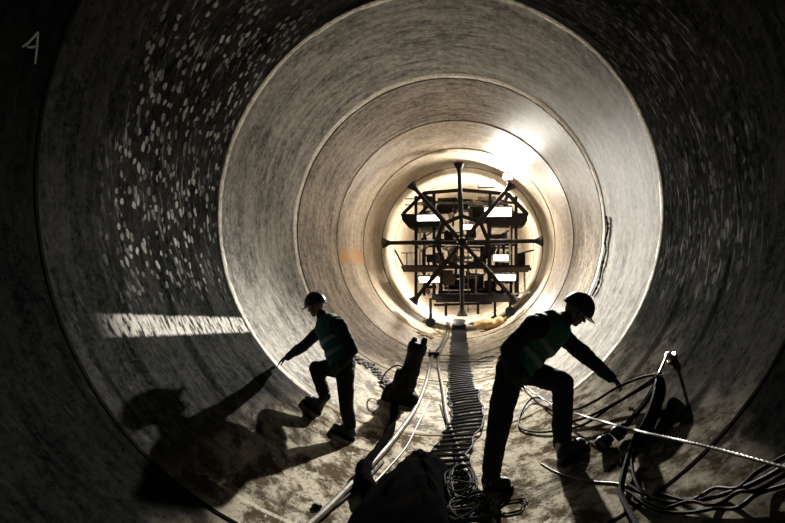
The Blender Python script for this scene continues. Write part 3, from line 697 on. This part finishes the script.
def boot(parent, ankle, heel, toe, nrm, name='boot'):
    """heel and toe lie on the ground; nrm points out of the ground"""
    heel, toe, nrm = V(heel), V(toe), V(nrm).normalized(); d = (toe-heel).normalized(); L = (toe-heel).length
    nrm = (nrm-d*nrm.dot(d)).normalized(); s_ = d.cross(nrm); ax = (s_, d, nrm)
    b = MB(); b.ball(heel+d*.06+nrm*.065, (.05, .065, .065), ax); b.ball(heel+d*(L*.5)+nrm*.062, (.048, .11, .05), ax); b.ball(heel+d*(L-.075)+nrm*.058, (.056, .078, .052), ax)
    b.capsule(heel+d*.07+nrm*.08, V(ankle)+(V(ankle)-heel).normalized()*.02, .058, .064); b.capsule(heel+d*.10+nrm*.11, heel+d*(L*.55)+nrm*.075, .045, .045)
    o = link(name, b.remesh(.012, 3, .003, 25), parent, (M['boot'],))
    b = MB(); n = 22; lo = []
    for k in range(n):
        a = 2*PI*k/n; cc, ss_ = math.cos(a), math.sin(a)
        w = .056+.008*cc-.012*(abs(cc+.15) < .35)
        lo.append(heel+d*(L/2+cc*(L/2+.012))+s_*ss_*w+nrm*.002)
    b.prism(lo, nrm*.034)
    b.build('sole', M['rubber'], o)
    b = MB()
    for k in range(4):
        c0 = heel+d*(.12+.035*k)+nrm*(.135-.013*k); b.tube([c0-s_*.035, c0+nrm*.008, c0+s_*.035], .006, 6)
    b.build('laces', M['rubber'], o)
def helmet(parent, c, f, up, mat):
    f = V(f).normalized(); up = (V(up)-f*V(up).dot(f)).normalized(); s_ = f.cross(up); c = V(c)+up*.018; b = bmesh.new()
    rs = []; n = 28
    for j in range(9):
        e = j/8*PI/2*.98
        rs.append([b.verts.new(c+(s_*.113*math.cos(2*PI*k/n)+f*.140*math.sin(2*PI*k/n))*math.cos(e)**.8+up*(.150*math.sin(e))) for k in range(n)])
    for a, q in zip(rs[:-1], rs[1:]):
        for k in range(n): b.faces.new((a[k], a[(k+1) % n], q[(k+1) % n], q[k]))
    b.faces.new(rs[-1])
    bmesh.ops.solidify(b, geom=b.faces[:], thickness=.008)
    bmesh.ops.recalc_face_normals(b, faces=b.faces[:])
    me = bpy.data.meshes.new('m'); b.to_mesh(me); b.free()
    for p in me.polygons: p.use_smooth = True
    o = link('hard_hat', me, parent, (M[mat],))
    bb = MB(); out = []; inn = []
    for k in range(n):
        a = 2*PI*k/n; fr = max(0, math.sin(a)); w = .006+.042*fr**2.5
        out.append(c+s_*math.cos(a)*(.113+w*.9)+f*math.sin(a)*(.140+w)-up*(.004+.012*fr)); inn.append(c+s_*math.cos(a)*.108+f*math.sin(a)*.135)
    vo = [bb.b.verts.new(p) for p in out]; vi = [bb.b.verts.new(p) for p in inn]; vo2 = [bb.b.verts.new(p+up*.007) for p in out]; vi2 = [bb.b.verts.new(p+up*.010) for p in inn]
    for k in range(n):
        j = (k+1) % n
        for q in ((vo[k], vo[j], vi[j], vi[k]), (vo2[k], vi2[k], vi2[j], vo2[j]), (vo[k], vo2[k], vo2[j], vo[j]), (vi[k], vi[j], vi2[j], vi2[k])): bb.b.faces.new(q)
    bb.build('brim', M[mat], o)
    bb = MB()
    for k in (-1, 0, 1): bb.tube([c+s_*k*.03+f*(.10*math.sin(a)*1.15)+up*(.150*math.cos(a)+.001-.003*abs(k)) for a in [(-.95+.19*i) for i in range(11)]], .0075, 6)
    bb.build('ridge', M[mat], o)
    ch = MB(); ch.tube(spline([c+s_*.092, c+s_*.072-up*.07+f*.01, c-up*.13+f*.045, c-s_*.072-up*.07+f*.01, c-s_*.092], 6), .005, 6); ch.build('chin_strap', M['rubber'], o)
def person(label, J, rt_, opts):
    t = thing('person', label, 'person', rt_)
    thigh, shin = (.088, .062, .045), None
    b = MB(); torso(b, J, -.012)
    b.capsule(J['neck'], J['head']-V(opts['up'])*.04, .056, .054); head(b, J['head'], opts['face'], opts['up'])
    for s_ in 'LR':
        limb(b, [J['sh'+s_], J['el'+s_], J['wr'+s_]], (.055, .042, .029)); limb(b, [J['hip'+s_], J['kn'+s_], J['an'+s_]], (.085, .058, .042))
        hand(b, J['wr'+s_], J['hd'+s_]-J['wr'+s_], opts['hn'+s_], opts['curl'+s_], 1 if s_ == 'R' else -1)
        # foot inside the boot
        h_, t_ = J['heel'+s_], J['toe'+s_]; b.capsule(J['an'+s_], h_.lerp(t_, .25)+V(opts['fn'+s_]).normalized()*.07, .042, .036); b.capsule(h_.lerp(t_, .25)+V(opts['fn'+s_]).normalized()*.07, h_.lerp(t_, .7)+V(opts['fn'+s_]).normalized()*.055, .036, .03)
    body = link('body', b.remesh(.0062, 2), t, (M['skin'],))
    body.data.materials.append(M['hand_shade']); o0 = origin(t)
    for q in body.data.polygons:
        if min((q.center+o0-(J['wr'+s_]*.35+J['hd'+s_]*.65)).length for s_ in 'LR') < .15: q.material_index = 1
    f = V(opts['face']).normalized(); u_ = V(opts['up']); u_ = (u_-f*u_.dot(f)).normalized(); sd = f.cross(u_)
    for k in (-1, 1): MB().ball(J['head']+sd*k*.031+f*.080+u_*.003, .011, seg=10).build('eye', M['eye'], t)
    b = MB(); torso(b, J, .016)
    for s_ in 'LR': limb(b, [J['sh'+s_], J['el'+s_], J['wr'+s_].lerp(J['el'+s_], .06)], (.078, .068, .048), opts.get('bulk', 0)*.4)
    b.capsule(J['neck'].lerp(J['chest'], .15), J['neck']+(J['head']-J['neck'])*.25, .080, .072)      # collar
    link('jacket', b.remesh(.012, 3, .011, 9), t, (M['cloth'],))
    b = MB(); s2 = (J['shR']-J['shL']).normalized(); up1 = (J['chest']-J['pelvis']).normalized(); ff = s2.cross(up1).normalized()
    b.ball(J['pelvis']-up1*.02, (.185, .145, .15), (up1.cross(ff).normalized(), ff, up1), 18)
    for s_ in 'LR': limb(b, [J['hip'+s_], J['kn'+s_], J['an'+s_].lerp(J['kn'+s_], .04)], opts.get('leg', (.122, .098, .082)))
    link('trousers', b.remesh(.012, 3, .010, 9), t, (M['trouser'],))
    # vest: the torso again, a little larger, cut off at the waist
    b = MB(); torso(b, J, .030); me = b.remesh(.013, 3, .006, 7)
    bm_ = bmesh.new(); bm_.from_mesh(me); axis = (J['neck']-J['pelvis']); L = axis.length; axis = axis/L
    dl = [q for q in bm_.faces if not (.02 < (q.calc_center_median()-J['pelvis']).dot(axis)/L < .99) or min((q.calc_center_median()-J['sh'+s_]).length for s_ in 'LR') < .125]
    bmesh.ops.delete(bm_, geom=dl, context='FACES'); bm_.to_mesh(me)
    vest = link('vest', me, t, (M[opts['vest']],))
    for band in ((.20, .29), (.46, .54)):
        b2 = bmesh.new(); b2.from_mesh(vest.data); o0 = origin(t)
        dl = [q for q in b2.faces if not (band[0] < (q.calc_center_median()+o0-J['pelvis']).dot(axis)/L < band[1])]
        bmesh.ops.delete(b2, geom=dl, context='FACES'); b2.normal_update()
        for v in b2.verts: v.co += v.normal*.006
        m2 = bpy.data.meshes.new('m'); b2.to_mesh(m2); b2.free()
        o = bpy.data.objects.new('reflective_tape', m2); C.objects.link(o); o.parent = vest; m2.materials.clear(); m2.materials.append(M['reflect'])
    bm_.free()
    for s_ in 'LR': boot(t, J['an'+s_], J['heel'+s_], J['toe'+s_], opts['fn'+s_])
    helmet(t, J['head'], opts['face'], opts['up'], opts['hat'])
    return t
def nrm_at(p): return V((-p.x, 0, R-p.z)).normalized()
# bending worker, right
J = dict(pelvis=P(517, 364, 4.62), chest=P(541, 338, 4.66), neck=P(562, 321, 4.70), head=P(576, 311, 4.72),
         shR=P(534, 325, 4.44), elR=P(509, 349, 4.38), wrR=P(513, 377, 4.36), hdR=P(524, 390, 4.38),
         shL=P(561, 335, 4.86), elL=P(587, 357, 4.92), wrL=P(611, 378, 4.97), hdL=P(622, 385, 4.98),
         hipR=P(511, 368, 4.52), knR=P(499, 424, 4.46), anR=P(491, 470, 4.55),
         hipL=P(524, 370, 4.72), knL=P(563, 383, 4.82), anL=P(562, 446, 4.80))
hr, tr = S(488, 490), S(517, 487)
J['heelR'] = ground(hr.x-.03, 4.60, .0); J['toeR'] = ground(hr.x+.20, 4.44, .0)
hl = S(563, 467); tl = S(598, 437); tl = hl+(tl-hl).normalized()*.30; J['heelL'] = hl; J['toeL'] = ground(tl.x, tl.y)
fn = lambda s_: nrm_at((J['heel'+s_]+J['toe'+s_])/2)
person('bending worker in dark green vest reaching for the wall cables on the right', J, J['heelR'].copy(),
       dict(face=(.80, .10, -.60), up=(.60, .05, .8), hnR=(.1, -1, .2), hnL=(.5, -.2, .8), curlR=.5, curlL=1.1, fnR=fn('R'), fnL=fn('L'), vest='vest', hat='helmet_blue', bulk=.02))
# leaning worker, left
J = dict(pelvis=P(342, 364, 5.80), chest=P(334, 338, 5.90), neck=P(324, 318, 5.96), head=P(316, 306, 6.0),
         shR=P(323, 327, 6.12), elR=P(304, 346, 6.18), wrR=P(287, 357, 6.20), hdR=P(277, 363, 6.20),
         shL=P(340, 325, 5.74), elL=P(352, 350, 5.66), wrL=P(342, 366, 5.56), hdL=P(334, 372, 5.56),
         hipR=P(336, 368, 5.90), knR=P(316, 368, 5.92), anR=P(325, 397, 5.86),
         hipL=P(345, 370, 5.72), knL=P(346, 402, 5.62), anL=P(350, 427, 5.60))
hl = S(355, 439); J['heelL'] = ground(hl.x, 5.58); J['toeL'] = ground(hl.x-.27, 5.62)
hr = S(327, 408); J['heelR'] = ground(hr.x, 5.86); J['toeR'] = ground(hr.x-.23, 5.95)
person('leaning worker in dark teal vest touching the left wall beside his long shadow', J, J['heelL'].copy(),
       dict(face=(-.93, .15, -.28), up=(-.28, .05, .95), hnL=(-.2, -1, .1), hnR=(.3, -.2, .9), curlL=.5, curlR=.35, fnL=fn('L'), fnR=fn('R'), vest='vest_teal', hat='helmet_grey', leg=(.112, .086, .072)))

# ------------------------------------------------------------------ world and view
w = bpy.data.worlds.new('world'); bpy.context.scene.world = w; w.use_nodes = True
w.node_tree.nodes['Background'].inputs[0].default_value = (.05, .42, .44, 1); w.node_tree.nodes['Background'].inputs[1].default_value = .09
vs = bpy.context.scene.view_settings
vs.view_transform = 'Standard'; vs.look = 'None'; vs.gamma = 1; vs.use_curve_mapping = False; vs.exposure = 0
cy = bpy.context.scene.cycles
cy.max_bounces = 6; cy.diffuse_bounces = 2; cy.use_denoising = True
